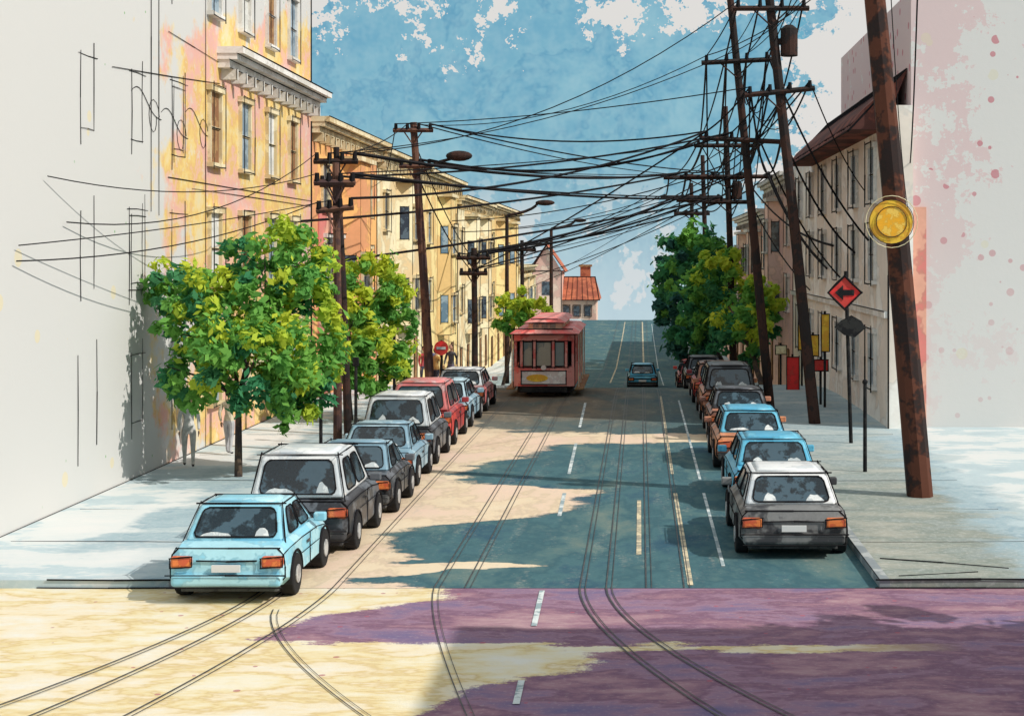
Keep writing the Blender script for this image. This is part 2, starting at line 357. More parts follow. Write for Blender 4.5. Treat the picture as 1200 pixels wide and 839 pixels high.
def bay(g,sd,xf,y,w,z0,z1,wall,trim,glass,r=.014,pj=.75):
    X=lambda d: xf+sd*d
    b=g.p('bay_walls',wall); c=.5
    lo=[(X(-.01),y-w/2,z0),(X(-.01),y+w/2,z0),(X(pj),y+w/2-c,z0),(X(pj),y-w/2+c,z0)]
    hi=[(p[0],p[1],z1) for p in lo]
    if sd>0: lo=lo[::-1];hi=hi[::-1]
    b.hexa(lo,hi)
    for p in lo: g.line(p,(p[0],p[1],z1),r)
    for z in (z0,z1): 
        g.rect([(p[0],p[1],z) for p in lo],r)
    n=max(1,int((z1-z0)/3.1)); hh=(z1-z0)/n
    for k in range(n):
        zb=z0+k*hh+.75; win(g,sd,X(pj),y,zb,w-2*c-.35,1.6,glass,trim,'window_glass','window_frames',r)
        for sgn in (-1,1):
            a=Vector((X(0),y+sgn*w/2,0)); e=Vector((X(pj),y+sgn*(w/2-c),0)); d=(e-a); nrm=Vector((d.y,-d.x,0)).normalized()
            if nrm.y*sgn<0: nrm=-nrm
            p0=a+d*.25+nrm*.012; p1=a+d*.78+nrm*.012
            g.p('window_glass',glass).poly([(p0.x,p0.y,zb),(p1.x,p1.y,zb),(p1.x,p1.y,zb+1.6),(p0.x,p0.y,zb+1.6)])
            g.rect([(p0.x,p0.y,zb),(p1.x,p1.y,zb),(p1.x,p1.y,zb+1.6),(p0.x,p0.y,zb+1.6)],r)
    t=g.p('window_frames',trim)
    x0,x1=sorted((X(0),X(pj+.15))); t.box(x0,x1,y-w/2-.1,y+w/2+.1,z1+.003,z1+.18)
def sketch_wall():
    m=bpy.data.materials.new('sketched_plaster'); nt=NT(m); p=nt.pos(); s=nt.sep(p)
    n=nt.noise(p,.30,5,.7,.1); n2=nt.noise(p,.45,5,.68,.1,off=(5,5,5)); n3=nt.noise(p,2.2,4,.7,.1,off=(1,7,3))
    c=nt.mix(nt.rng(n3,.70,.72,0,.35),(.60,.595,.585),(.64,.58,.42))
    d1=nt.dots(p,1.1,.22,off=(3,2,1)); c=nt.mix(nt.m('MULTIPLY',d1,.6),c,(.70,.60,.36))
    d2=nt.dots(p,1.6,.13,off=(1,5,2)); c=nt.mix(nt.m('MULTIPLY',d2,nt.rng(s[1],29,34,0,.8)),c,(.14,.36,.12))
    e=nt.m('ADD',s[1],nt.m('MULTIPLY',nt.m('SUBTRACT',n,.5),22)); 
    e=nt.m('SUBTRACT',e,nt.m('MULTIPLY',nt.m('MAXIMUM',nt.m('SUBTRACT',s[2],11),0),4))
    yel=nt.ramp(n2,[(.3,(.66,.60,.42)),(.40,(.74,.60,.32)),(.46,(.76,.54,.18)),(.5,(.70,.44,.16)),(.53,(.74,.46,.30)),(.58,(.74,.40,.34)),(.7,(.66,.50,.46))])
    yel=nt.mix(nt.rng(n3,.58,.62,0,.45),yel,(.68,.64,.54))
    c=nt.mix(nt.rng(e,38.6,40.4,0,.95),c,yel)
    finish(nt,c,.9,.1,n3); return m
SK=sketch_wall()
def ground_base(g,mat,x0,x1,y0,y1,z1,part='walls'):
    g.p(part,mat).box(x0,x1,y0,y1,min(gz(y0),gz(y1))-1,z1)
g=G('corner_apartment_building'); ground_base(g,SK,-26,-12,27,54.4,15.2)
cornice(g,1,-12,42.5,54.4,11.2,.75,TRW,r=.02)
for i,y in enumerate((29.2,32.4,35.6,38.8,42.0,45.2,48.4,51.4)):
    for j,z in enumerate((1.3,4.6,8.0,12.2)):
        if y<40:
            if (i,j) in ((0,0),(0,1),(0,2),(0,3),(1,3),(2,3)): continue
            w_=.55; hh=1.9
            for (a0,a1,b0,b1) in ((-w_,w_,0,hh),(-w_*.7,w_*.7,.15,hh-.15)):
                if R()<.2: continue
                g.line((-11.985,y+a0,z+b0-.3),(-11.985,y+a0,z+b1),.009,.05); g.line((-11.985,y+a1,z+b0),(-11.985,y+a1,z+b1+.3),.009,.05)
                if R()<.8: g.line((-11.985,y+a0-.1,z+b1),(-11.985,y+a1+.2,z+b1),.009,.05)
                if R()<.7: g.line((-11.985,y+a0,z+b0),(-11.985,y+a1,z+b0),.009,.05)
        else:
            win(g,1,-12,y,z,1.0,2.0 if j else 1.6,(BRN,GLB,CUR)[(i+j)%3],TRW if j==3 else TRIM,('shutters','window_glass','blinds')[(i+j)%3],'white_frames' if j==3 else 'cream_frames',.014)
g.line((-11.98,38,7.4),(-11.98,54.4,7.4),.014); g.line((-11.98,40,7.2),(-11.98,54.4,7.2),.01)
g.line((-11.98,54.42,0),(-11.98,54.42,15.2),.025)
for y in (36.6,37.2,41.2): g.line((-11.98,y,6.5 if y<40 else 0),(-11.98,y,15),.010,.04)
# unfinished cornice scrolls incised on the plaster
for (y0,z0) in ((35.2,9.3),(37.4,9.0),(39.4,9.2)):
    pts=[(-11.985,y0+2.2*t,z0+.35*math.sin(t*5)*(1-t)-.5*t) for t in [k/12 for k in range(13)]]; g.p('ink_lines',INK).path(pts,.010,n=4)
    pts=[(-11.985,y0+1.6+.45*math.cos(t*6.28)*(1-.5*t),z0-.45+.4*math.sin(t*6.28)) for t in [k/12 for k in range(13)]]; g.p('ink_lines',INK).path(pts,.008,n=4)
g.line((-11.98,34,9.7),(-11.98,42.5,10.3),.010,.05); g.line((-11.98,38,11.1),(-11.98,42.5,10.9),.010,.05)
g.line((-11.98,27.5,.14),(-11.98,50,.14),.012)
g.done()
def rowhouse(name,sd,xf,y0,y1,zt,wall,trim,glass,bays=1,depth=14,r=.02,corn=.7,doors=True,floors=3):
    g=G(name); x0,x1=sorted((xf,xf-sd*depth)); ground_base(g,wall,x0,x1,y0+.01,y1-.01,zt)
    r*=.8
    cornice(g,sd,xf,y0+.03,y1-.03,zt-.15,corn,trim,r=r)
    L=y1-y0; zb=gz((y0+y1)/2)
    n=bays*2+1; seg=L/n
    X=lambda d: xf+sd*d
    for k in range(n):
        yc=y0+seg*(k+.5)
        if k%2==1: bay(g,sd,xf,yc,min(3.2,seg*.95),zb+3.2,zt-1.3,wall,trim,glass,r*.8)
        else:
            for f in range(1,floors): 
                z=zb+1.0+f*(zt-zb-1.2)/floors*1.0
                if z+2<zt-.8: win(g,sd,xf,yc,z,min(1.1,seg*.5),1.7,glass,trim,'window_glass','window_frames',r*.8)
        if doors:
            a,c=sorted((X(-.01),X(.03))); g.p('door',BRN).box(a,c,yc-.5,yc+.5,zb+.1,zb+2.4); g.rect([(X(.05),yc-.5,zb+.1),(X(.05),yc+.5,zb+.1),(X(.05),yc+.5,zb+2.4),(X(.05),yc-.5,zb+2.4)],r*.8)
    for y in (y0,y1): g.line((X(.02),y,zb),(X(.02),y,zt),r)
    g.line((X(.0),y0,zt),(X(-depth*.5),y0,zt),r)
    return g
ORA=wc('orange_plaster',(.86,.48,.18),(.76,.36,.18),.5); PNK=wc('pink_plaster',(.68,.22,.20),(.76,.40,.30),.5,off=2)
YEL=wc('yellow_plaster',(.86,.70,.34),(.78,.54,.24),.45,off=5); CRM=wc('cream_plaster',(.86,.78,.54),(.80,.62,.36),.5,off=8)
g=rowhouse('orange_row_house',1,-12,54.5,68,10.5,ORA,TRIM,GLASS,1)
for k in range(5): 
    g.p('chimney_pots',BRN).tube((-13.2-k*.35,56.5,10.4),(-13.2-k*.35,56.5,11.5+.2*(k%2)),.12,.1,8)
g.p('chimney_base',ORA).box(-15.2,-12.9,56,57,10.3,10.9)
g.p('pink_lower_storeys',PNK).box(-12.02,-11.94,55.6,61,.2,7.2)
for y in (57,59.6):
    win(g,1,-11.94,y,4.4,1.0,1.7,GLASS,TRW,'window_glass','white_frames',.018)
g.done()
rowhouse('cream_row_house',1,-12,68,82,10.3,CRM,TRIM,GLASS,1,r=.026).done()
rowhouse('yellow_row_house',1,-12,82,98,10.2,YEL,TRIM,GLB,1,r=.03).done()
rowhouse('yellow_row_house',1,-12,98,118,9.4,CRM,TRIM,GLASS,2,r=.035).done()
rowhouse('ochre_row_house',1,-12,118,145,9.6,YEL,TRIM,GLB,2,r=.04).done()
rowhouse('cream_row_house',1,-12,145,166,4.5,CRM,TRIM,GLB,2,r=.045).done()
TIL=wc('red_roof_tiles',(.48,.15,.08),(.34,.10,.06),.6); PK2=wc('pale_pink_plaster',(.80,.60,.48),(.74,.46,.38),.3)
g=G('tile_roofed_house'); z0=gz(205)-2
def gable(g,x0,x1,y0,y1,zb,ze,zr,wall,roof,rr=.06):
    g.p('walls',wall).box(x0,x1,y0,y1,zb,ze)
    xm=(x0+x1)/2; o=.5
    b=g.p('roof',roof); b.poly([(x0-o,y0-o,ze-.1),(xm,y0-o,zr),(xm,y1+o,zr),(x0-o,y1+o,ze-.1)]); b.poly([(xm,y0-o,zr),(x1+o,y0-o,ze-.1),(x1+o,y1+o,ze-.1),(xm,y1+o,zr)])
    g.p('gable_wall',wall).poly([(x0,y0+.01,ze),(x1,y0+.01,ze),(xm,y0+.01,zr-.2)])
    for a,c in (((x0-o,y0-o,ze-.1),(xm,y0-o,zr)),((xm,y0-o,zr),(x1+o,y0-o,ze-.1))): g.line(a,c,rr)
    g.rect([(x0,y0-.02,zb),(x1,y0-.02,zb),(x1,y0-.02,ze),(x0,y0-.02,ze)],rr)
gable(g,-14.4,-10.4,198,206,z0,3.4,6.9,PK2,TIL)
g.p('low_wing_walls',PK2).box(-10.9,-5.9,200,209,z0,-.2)
b=g.p('roof',TIL); b.poly([(-11.4,199.3,-.5),(-5.4,199.3,-.5),(-6.1,204,2.5),(-10.9,204,2.5)]); b.poly([(-5.4,199.3,-.5),(-5.4,209.5,-.5),(-6.1,204,2.5)]); 
b.poly([(-10.9,204,2.5),(-6.1,204,2.5),(-5.4,209.5,-.5),(-11.4,209.5,-.5)])
for k in range(9):
    t=k/8; g.line((-11.4+6.0*t,199.25,-.45),(-10.9+4.8*t,203.9,2.55),.03,0)
g.rect([(-11.4,199.2,-.5),(-5.4,199.2,-.5),(-6.1,204,2.55),(-10.9,204,2.55)],.06)
g.p('chimney',TIL).box(-8.2,-6.8,205,206,0,3.9); g.p('chimney_cap',BRN).box(-8.4,-6.6,204.8,206.2,3.9,4.2)
for x in (-9.9,-8.5,-7.0): 
    g.p('window_glass',GLASS).box(x-.4,x+.4,199.95,200.05,-2.6,-1.3); g.rect([(x-.5,199.9,-2.7),(x+.5,199.9,-2.7),(x+.5,199.9,-1.2),(x-.5,199.9,-1.2)],.05)
g.p('window_glass',GLASS).box(-13,-11.9,197.95,198.05,.2,2)
g.done()
# right side
def stain_wall():
    m=bpy.data.materials.new('white_plaster_pink_stains'); nt=NT(m); p=nt.pos(); s=nt.sep(p)
    n=nt.noise(p,.45,6,.78,.1,off=(3,0,1)); n2=nt.noise(p,3.5,4,.75,.1,off=(4,4,4))
    d=nt.m('MULTIPLY',nt.rng(s[0],8.2,11.4,1,0),nt.rng(s[2],2,6,.2,1)); up=nt.rng(s[2],3,8,.35,1)
    f=nt.m('ADD',nt.m('ADD',n,nt.m('MULTIPLY',d,.20)),nt.m('MULTIPLY',nt.m('SUBTRACT',n2,.5),.25))
    a=nt.m('MULTIPLY',nt.rng(f,.60,.61,0,.45),up)
    c=nt.mix(a,(.66,.655,.645),(.66,.38,.40))
    dots=nt.m('MULTIPLY',nt.dots(p,2.0,.34),nt.m('MULTIPLY',nt.rng(s[0],12.4,12.9,1,0),up)); c=nt.mix(nt.m('MULTIPLY',dots,.75),c,(.52,.16,.20))
    d3=nt.dots(p,1.0,.2,off=(7,7,7)); c=nt.mix(nt.m('MULTIPLY',d3,.4),c,(.66,.62,.42))
    finish(nt,c,.9,.1,n2); return m
SW=stain_wall()
WPL=wc('white_street_plaster',(.88,.86,.82),(.82,.74,.66),.4,off=3)
MAU=wc('mauve_plaster',(.80,.54,.46),(.70,.48,.44),.4,off=6)
RUS=wc('rust_roof_shingles',(.22,.07,.05),(.10,.04,.035),.9)
g=G('white_corner_building')
g.p('rear_block_walls',SW).box(8.35,24,46.0,62,-.5,13.6)
g.p('walls',WPL).box(7.6,8.34,45.6,74,-1,10.0); g.p('walls',WPL).box(8.34,20,62.01,74,-1,10.0)
b=g.p('hood_roof',RUS)
b.hexa([(6.5,46.6,9.35),(7.6,46.6,9.35),(7.6,66,9.35),(6.5,66,9.35)],[(6.9,46.6,9.9),(8.34,46.6,11.2),(8.34,66,11.2),(6.9,66,9.9)])
for k in range(30):
    y=46.7+k*.66; g.line((6.6,y,9.5),(8.3,y,11.2),.02,.0)
g.rect([(6.5,46.6,9.3),(6.5,66,9.3),(8.3,66,11.22),(8.3,46.6,11.22)],.035)
for y in (48.6,52.6,57,61.5,66,70.5):
    for z in (1.2,4.6,7.2):
        win(g,-1,7.6,y,z,1.1,1.7,GLASS if (z>2) else GLB,TRW,'window_glass' if z>2 else 'shop_glass','white_frames',.022)
g.p('string_course',TRW).box(7.45,7.61,45.6,74,3.5,3.7); g.line((7.44,45.6,3.7),(7.44,74,3.7),.018)
g.line((7.58,45.58,0),(7.58,45.58,9.6),.025)
g.p('corner_pier',PNK).box(8.36,8.8,45.9,45.995,-.1,6.9)
g.done()
rowhouse('mauve_row_house',-1,7.6,74,88,9.6,MAU,TRW,GLASS,1,r=.028).done()
rowhouse('pink_row_house',-1,7.6,88,112,8.2,PK2,TRW,GLASS,2,r=.035).done()
rowhouse('mauve_row_house',-1,7.6,112,150,5.5,MAU,TRW,GLASS,2,r=.04).done()
rowhouse('cream_row_house',-1,9,150,190,3.0,CRM,TRW,GLASS,2,r=.05).done()
g=rowhouse('offscreen_shadow_building',-1,12.2,8,15.4,13,CRM,TRIM,GLASS,1); g.done()  # unseen buildings, placed and sized to cast shadow bands over the crossing
g=rowhouse('offscreen_shadow_building',-1,12.6,-6,7.0,13,CRM,TRIM,GLASS,1); g.done()
# ---------- trees ----------
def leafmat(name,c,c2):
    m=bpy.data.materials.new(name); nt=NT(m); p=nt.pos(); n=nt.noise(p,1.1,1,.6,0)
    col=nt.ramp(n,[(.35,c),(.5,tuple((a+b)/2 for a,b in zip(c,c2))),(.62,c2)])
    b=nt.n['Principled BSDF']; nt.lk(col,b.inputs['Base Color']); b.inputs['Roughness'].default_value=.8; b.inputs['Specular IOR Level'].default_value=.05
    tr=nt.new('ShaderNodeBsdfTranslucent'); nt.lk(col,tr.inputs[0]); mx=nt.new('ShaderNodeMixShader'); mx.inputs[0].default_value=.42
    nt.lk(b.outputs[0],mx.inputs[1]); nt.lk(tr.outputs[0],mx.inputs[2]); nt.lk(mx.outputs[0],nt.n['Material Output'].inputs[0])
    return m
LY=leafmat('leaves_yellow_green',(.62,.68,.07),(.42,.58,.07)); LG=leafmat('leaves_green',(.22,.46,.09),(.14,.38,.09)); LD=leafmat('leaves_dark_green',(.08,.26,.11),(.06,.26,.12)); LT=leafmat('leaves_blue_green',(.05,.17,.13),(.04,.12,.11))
BARK=wc('bark',(.10,.07,.05),(.05,.04,.04),3)
def tree(name,base,blobs,mats,nleaf=5000,ls=.2,trunk_r=.13,loc_top=None):
    g=G(name); base=Vector(base); tb=g.p('trunk_and_limbs',BARK)
    top=Vector(loc_top) if loc_top else base+Vector((0,0,2.2))
    mid=(base+top)/2+Vector((U(-.1,.1),0,0))
    tb.path([base,mid,top],trunk_r,trunk_r*.7,8)
    for c,r in blobs:
        c=Vector(c); m=top.lerp(c,.5)+Vector((U(-.2,.2),U(-.2,.2),U(-.1,.2)))
        tb.path([top,m,c],trunk_r*.6,.02,6)
        for k in range(4):
            q=c+Vector((U(-1,1)*r[0],U(-1,1)*r[1],U(-.6,.9)*r[2]))*.8; tb.path([m.lerp(c,U(.2,.9)),q],.03,.008,4)
    tot=sum(r[0]*r[2] for c,r in blobs)
    for c,r in blobs:
        c=Vector(c); n=int(nleaf*r[0]*r[2]/tot); ncl=max(10,n//40)
        for q in range(ncl):
            while True:
                d=Vector((U(-1,1),U(-1,1),U(-1,1)))
                if .2<d.length<1: break
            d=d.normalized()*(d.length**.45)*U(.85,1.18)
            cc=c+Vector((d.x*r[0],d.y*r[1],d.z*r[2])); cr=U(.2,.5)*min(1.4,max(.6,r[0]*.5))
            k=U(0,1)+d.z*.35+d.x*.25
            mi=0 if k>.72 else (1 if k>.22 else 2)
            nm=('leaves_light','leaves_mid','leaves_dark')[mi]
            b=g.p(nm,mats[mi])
            for l in range(40):
                while True:
                    e=Vector((U(-1,1),U(-1,1),U(-1,1)))
                    if e.length<1: break
                p=cc+e*cr*(1.6 if l>34 else 1); s1=ls*U(.45,1.1)
                nn=(e+Vector((U(-1,1),U(-1,1),U(-.3,1.2)))).normalized(); a=nn.orthogonal().normalized(); bb=nn.cross(a)
                t=U(0,6.28); a,bb=a*math.cos(t)+bb*math.sin(t),bb*math.cos(t)-a*math.sin(t)
                b.poly([p-a*s1,p-bb*s1*.5,p+a*s1,p+bb*s1*.5])
    return g.done()
def B(x,y,Y,rpx,rpy,ry=None):
    k=Y/F; return (P(x,y,Y),(rpx*k,ry or rpx*k,rpy*k))
tree('street_or_offscreen_shadow_tree',(-9.6,35.7,.1),[B(250,370,35.5,62,58),B(330,315,36.5,60,54),B(300,420,35,70,58),B(350,400,36.2,48,80),B(235,440,35,42,40),B(212,340,36,34,36),B(345,465,36,26,40)],(LY,LG,LD),15000,.15,.10,loc_top=(-9.6,35.7,2.0))
tree('street_or_offscreen_shadow_tree',(-9.3,48,.1),[B(432,338,48,42,38),B(458,385,48.5,34,48),B(405,385,47,30,48),B(440,425,47.5,38,38)],(LY,LG,LG),7500,.17,.09,loc_top=(-9.3,48,1.8))
tree('street_or_offscreen_shadow_tree',(-7.75,84,gz(84)),[B(606,358,84,24,20),B(628,370,83,22,17),B(594,374,84,16,15)],(LY,LY,LG),2200,.24,.1,loc_top=(-7.2,84,.7))
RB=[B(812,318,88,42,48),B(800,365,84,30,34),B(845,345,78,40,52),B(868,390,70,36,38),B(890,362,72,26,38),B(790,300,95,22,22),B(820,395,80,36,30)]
tree('street_or_offscreen_shadow_tree',(5.2,80,gz(80)),[RB[0],RB[1],RB[5],RB[6]],(LG,LD,LT),8000,.30,.2,loc_top=(3.8,82,1.0))
tree('street_or_offscreen_shadow_tree',(5.6,68,gz(68)),[RB[2],RB[3],RB[4]],(LY,LG,LD),7000,.26,.16,loc_top=(5.2,70,1.0))
tree('street_or_offscreen_shadow_tree',(5.4,118,gz(118)),[((4.2,118,2.0),(3.0,3.5,2.8)),((5.5,122,3.2),(2.4,3,2.2))],(LG,LD,LT),3500,.35,.2)
tree('street_or_offscreen_shadow_tree',(10.5,17.6,0),[((10.6,18.2,5.4),(2.2,1.6,1.8)),((11,16.5,6.6),(2.2,1.8,1.8))],(LG,LG,LD),3000,.3,.22,loc_top=(10.6,17.6,3.0))  # unseen tree, added to give the foreground shadow a leafy edge
# ---------- poles ----------
PB=wc('tarred_timber_pole',(.022,.018,.018),(.05,.025,.02),1.8); PB2=wc('brown_timber_pole',(.14,.07,.05),(.07,.04,.04),1.5,off=2)
PBR=wc('weathered_pole',(.025,.018,.018),(.11,.04,.025),1.1,off=4)
def pole(base,top,r0,r1,mat,arms=(),braces=True,thick=1,can=None):
    g=G('utility_pole'); b=g.p('pole',mat); base=Vector(base);top=Vector(top)
    b.path([base,base.lerp(top,.5)+Vector((.03,0,0)),top],r0,r1,10)
    att=[]
    for (t,l,tilt,dirr) in arms:
        c=base.lerp(top,t); d=Vector((math.cos(dirr)*math.cos(tilt),math.sin(dirr)*math.cos(tilt),math.sin(tilt)))
        a=g.p('crossarms',mat); side=Vector((0,-r1-.06,0)); p0=c-d*l/2+side;p1=c+d*l/2+side
        a.tube(p0,p1,.085*thick,n=4)
        if braces: a.tube(c+side-Vector((0,0,.55)),c+side+d*l*.25,.025*thick,n=4); a.tube(c+side-Vector((0,0,.55)),c+side-d*l*.25,.025*thick,n=4)
        pts=[]
        for k in range(4):
            q=p0.lerp(p1,(k+.25)/3.5); g.p('insulators',INK).tube(q,q+Vector((0,0,.26)),.08*thick,.06*thick,6); pts.append(q+Vector((0,0,.24)))
        att.append(pts)
    if can:
        c=base.lerp(top,can)+Vector((.48,0,0)); g.p('transformer',mat).tube(c-Vector((0,0,.45)),c+Vector((0,0,.4)),.27,n=12); g.p('transformer',mat).tube(c+Vector((0,0,.4)),c+Vector((0,0,.52)),.27,.12,12); g.p('transformer_bracket',mat).box(c.x-.5,c.x,c.y-.04,c.y+.04,c.z-.1,c.z+.1)
    g.done(); return att
R1=pole((6.15,32.8,.1),(4.95,32.8,13.2),.29,.22,PBR,[(.97,2.6,0,0)])
R2=pole((5.5,47,.1),(3.95,47,14.6),.19,.14,PB,[(.72,2.2,.1,0),(.9,2.4,0,0)],can=.83)
R3=pole((4.45,51,.1),(3.0,51,15),.17,.12,PB,[(.62,3.0,-.05,0),(.8,2.4,.05,0)])
R4=pole((4.9,78,gz(78)),(4.45,78,13.2),.2,.14,PB,[(.86,3.4,0,0),(.75,5.0,.0,0),(.66,2.4,0,0)],thick=1.3,can=.70)
R5=pole((4.5,98,gz(98)),(4.1,98,12.0),.2,.14,PB,[(.9,5.2,0,0),(.8,3.6,0,0)],thick=1.6)
R6=pole((4.5,125,gz(125)),(4.3,125,11.5),.22,.16,PB,[(.92,5.2,0,0),(.83,3,0,0)],thick=1.9)
L1=pole((-8.1,40,.1),(-8.15,40,7.9),.12,.09,PB2,[(.93,1.1,0,0),(.84,1.0,.1,0)])
L1b=pole((-8.6,44,.1),(-8.95,44,8.6),.12,.09,PB,[(.95,1.3,0,0),(.87,1.0,0,0)])
L2=pole((-7.85,56,.1),(-8.5,56,10.4),.18,.13,PB2,[(.97,1.5,0,0),(.84,1.2,0,0)])
L3=pole((-8.3,75,gz(75)),(-8.35,75,5.8),.17,.14,PB,[(.93,1.7,0,0),(.82,1.4,0,0)],thick=1.3)
L4=pole((-8.3,105,gz(105)),(-8.3,105,6.5),.16,.13,PB,[(.93,2,0,0)],thick=1.5)
def lamp(base,h,arm,r=.09):
    g=G('street_lamp'); b=g.p('post',PB); base=Vector(base); t=base+Vector((0,0,h))
    b.tube(base,t,r,r*.7,8); pts=[t]
    for k in range(1,6):
        a=k/5*math.pi*.5; pts.append(t+Vector((arm*math.sin(a),0,.5*(1-math.cos(a))*1.2+.2*math.sin(a))))
    b.path(pts,r*.7,r*.6,6)
    e=pts[-1]; g.p('lamp_head',PB).ell(e+Vector((.45*arm/abs(arm),0,-.03)),(.6,.25,.18)); return g.done()
lamp((-8.2,92,gz(92)),7.9-gz(92),1.9,.15); lamp((-8.2,138,gz(138)),7.9-gz(138),2.2,.2); 
g=G('street_lamp'); t=P(488,205,55.8); g.p('arm',PB).path([t,P(515,190,55.8),P(530,186,55.8)],.07,.06,6); g.p('lamp_head',PB).ell(P(538,183,55.8),(.5,.25,.2)); g.done()
# ---------- wires ----------
b=MB(INK)
def rowwires(A,Bp,sag,r):
    for a,c in zip(A,Bp): b.wire(a,c,sag*U(.7,1.3),r*U(.7,1.2))
rowwires(R2[1],R3[1],.15,.02); rowwires(R2[0],R3[0],.1,.035)
rowwires(R3[0],R4[1],.5,.045); rowwires(R3[1],R4[0],.6,.035); rowwires(R4[0],R5[0],.5,.04); rowwires(R4[1],R5[1],.5,.05); rowwires(R5[0],R6[0],.5,.05); rowwires(R5[1],R6[1],.5,.05)
rowwires(R1[0],R2[1],.2,.02)
W=lambda *a: Vector(a)
for a,c,s_,r in [
  (R4[1][0],L1b[0][3],.5,.055),(R4[1][1],L2[0][3],.3,.03),(R4[0][0],L2[1][2],.9,.05),(R4[2][0],L3[0][3],.4,.05),
  (R4[2][1],L1[0][3],.3,.045),(R5[0][0],L2[0][2],.3,.025),(R5[1][0],L3[0][2],.5,.04),(R5[1][1],L4[0][3],.4,.035),(R6[0][0],L4[0][2],.3,.035),
  (R3[0][0],L1[1][3],.5,.035),(R3[0][1],L1b[1][3],.3,.03),(R2[0][0],L2[0][0],.2,.018),(R6[1][1],L3[1][3],.3,.03),(R3[0][0],L3[1][2],.2,.035),
  (R2[0][0],R4[2][3],.6,.03),(R5[0][1],L1b[0][2],.4,.02),(R4[0][1],L1[0][2],.2,.018),
  (L1[0][0],W(-11.9,30,7.0),.4,.012),(L1[1][0],W(-11.9,28.5,5.3),.35,.014),(L1b[0][0],W(-11.9,31,6.1),.7,.014),(L1[1][1],W(-11.9,28.6,5.6),.1,.012),
  (L1[0][1],L1b[0][1],.1,.015),(L1b[0][1],L2[0][1],.3,.02),(L2[0][1],L3[0][1],.4,.025),(L2[1][1],L3[1][1],.4,.03),(L3[0][0],L4[0][0],.3,.04),(L2[0][0],W(-12,70,9),.3,.02),
  (R3[0][3],W(7.5,52,5.5),.5,.04),(R2[0][3],W(7.5,50,7.6),.3,.025),(R3[0][2],W(7.5,56,4.6),.5,.04),(R3[1][3],W(7.5,49,5.9),.6,.035),(R4[1][3],W(7.5,62,5.2),.5,.05),(R4[0][3],W(7.5,60,4.9),.8,.055),(R4[2][3],W(7.5,66,3.9),.4,.04),
  (R1[0][3],W(8.3,45.9,8.2),.8,.02),(R1[0][2],W(8.3,45.9,6.5),1.2,.012),(R4[1][2],W(7.5,58,5.8),.7,.05),
  (R3[0][0],L2[0][3],.5,.028),(R3[0][1],L2[1][3],.8,.035),(R4[1][2],L3[0][2],.5,.045),(R4[2][2],L4[0][1],.4,.045),(R4[0][2],L4[0][3],.6,.03),
  (R3[1][0],L2[0][1],.8,.015),(R3[1][1],L1b[0][1],.6,.015),(R2[1][0],L1b[0][3],1.0,.016),(R5[0][2],L3[1][2],.6,.04),(R5[1][2],L1b[1][2],.2,.035),(R6[0][1],L3[0][1],.5,.035),
  (R4[1][0],W(-11.9,52,6.6),.3,.045),(R5[0][0],W(-12.6,69,9.9),.3,.022),(R4[1][1],W(-12,90,7.5),.6,.03),
  (R5[1][0],W(-12.0,100,7.0),.5,.03),(R6[0][0],W(-12.0,120,7.5),.5,.03),(R6[1][0],W(-12.0,140,5.5),.5,.03),(R6[1][2],W(-12.0,150,3.0),.4,.04),
  (R4[2][1],W(-11.9,50,5.0),.2,.045),(R4[2][0],W(-12,160,2.0),.3,.03),(R6[0][1],W(-11,198,3.4),.3,.03),
  ]: b.wire(a,c,s_,r)
for k in range(5):
    b.wire(R3[1][k%4],R4[2][k%4],.8+.3*k,.025); 
for k in range(4):
    b.wire(W(3.55,51,11.0),R2[0][k],.5+.3*k,.018); b.wire(R1[0][k],R3[1][3-k],.5,.018); b.wire(R2[1][k],R4[0][k],.6+.25*k,.03); b.wire(R2[0][k],R4[1][3-k],.9,.035)
for k in range(4): b.wire(R4[0][k],W(4.7,78,8.2-.3*k),-.1+.2*k,.03,6); b.wire(R5[0][k],R4[1][k],.3,.04)
b.obj('overhead_wires')
# ---------- signs ----------
RED=wc('sign_red',(.72,.04,.04),(.6,.06,.05),2,.6); YE=wc('sign_yellow',(.85,.55,.06),(.80,.42,.05),3,.5); BLK=wc('sign_black',(.012,.012,.014),(.03,.03,.03),3,.7,.1); OFW=wc('sign_offwhite',(.8,.74,.5),(.7,.6,.35),3)
def flat(b,c,pts,y,th=.03):
    n=len(pts); i=len(b.v)
    for yy in (y,y+th):
        for p in pts: b.v.append((c[0]+p[0],yy,c[2]+p[1]))
    b.f.append(tuple(i+k for k in range(n))); b.f.append(tuple(i+n+k for k in reversed(range(n))))
    for k in range(n): b.f.append((i+k,i+n+k,i+n+(k+1)%n,i+(k+1)%n))
g=G('direction_sign'); c=P(990,343,42); g.p('post',BLK).tube((5.95,42.1,.1),(5.8,42.1,c.z+.6),.055,n=8)
d=.47; flat(g.p('diamond_panel',RED),c,[(-d,0),(0,-d),(d,0),(0,d)],42.0); g.rect([(c.x-d,41.98,c.z),(c.x,41.98,c.z-d),(c.x+d,41.98,c.z),(c.x,41.98,c.z+d)],.03)
flat(g.p('arrow',BLK),c,[(-.28,0),(-.05,-.21),(-.05,-.08),(.26,-.08),(.26,.08),(-.05,.08),(-.05,.21)],41.975,.02)
c=P(997,382,42); flat(g.p('lower_panel',BLK),c,[(-.46,-.04),(-.18,-.26),(.12,-.32),(.42,-.06),(.30,.14),(.02,.30),(-.26,.16)],42.0); g.done()
g=G('round_signal_disc'); c=P(1045,260,32.2); n=28
flat(g.p('disc',YE),c,[(.47*math.cos(k/n*6.283),.47*math.sin(k/n*6.283)) for k in range(n)],32.25,.12)
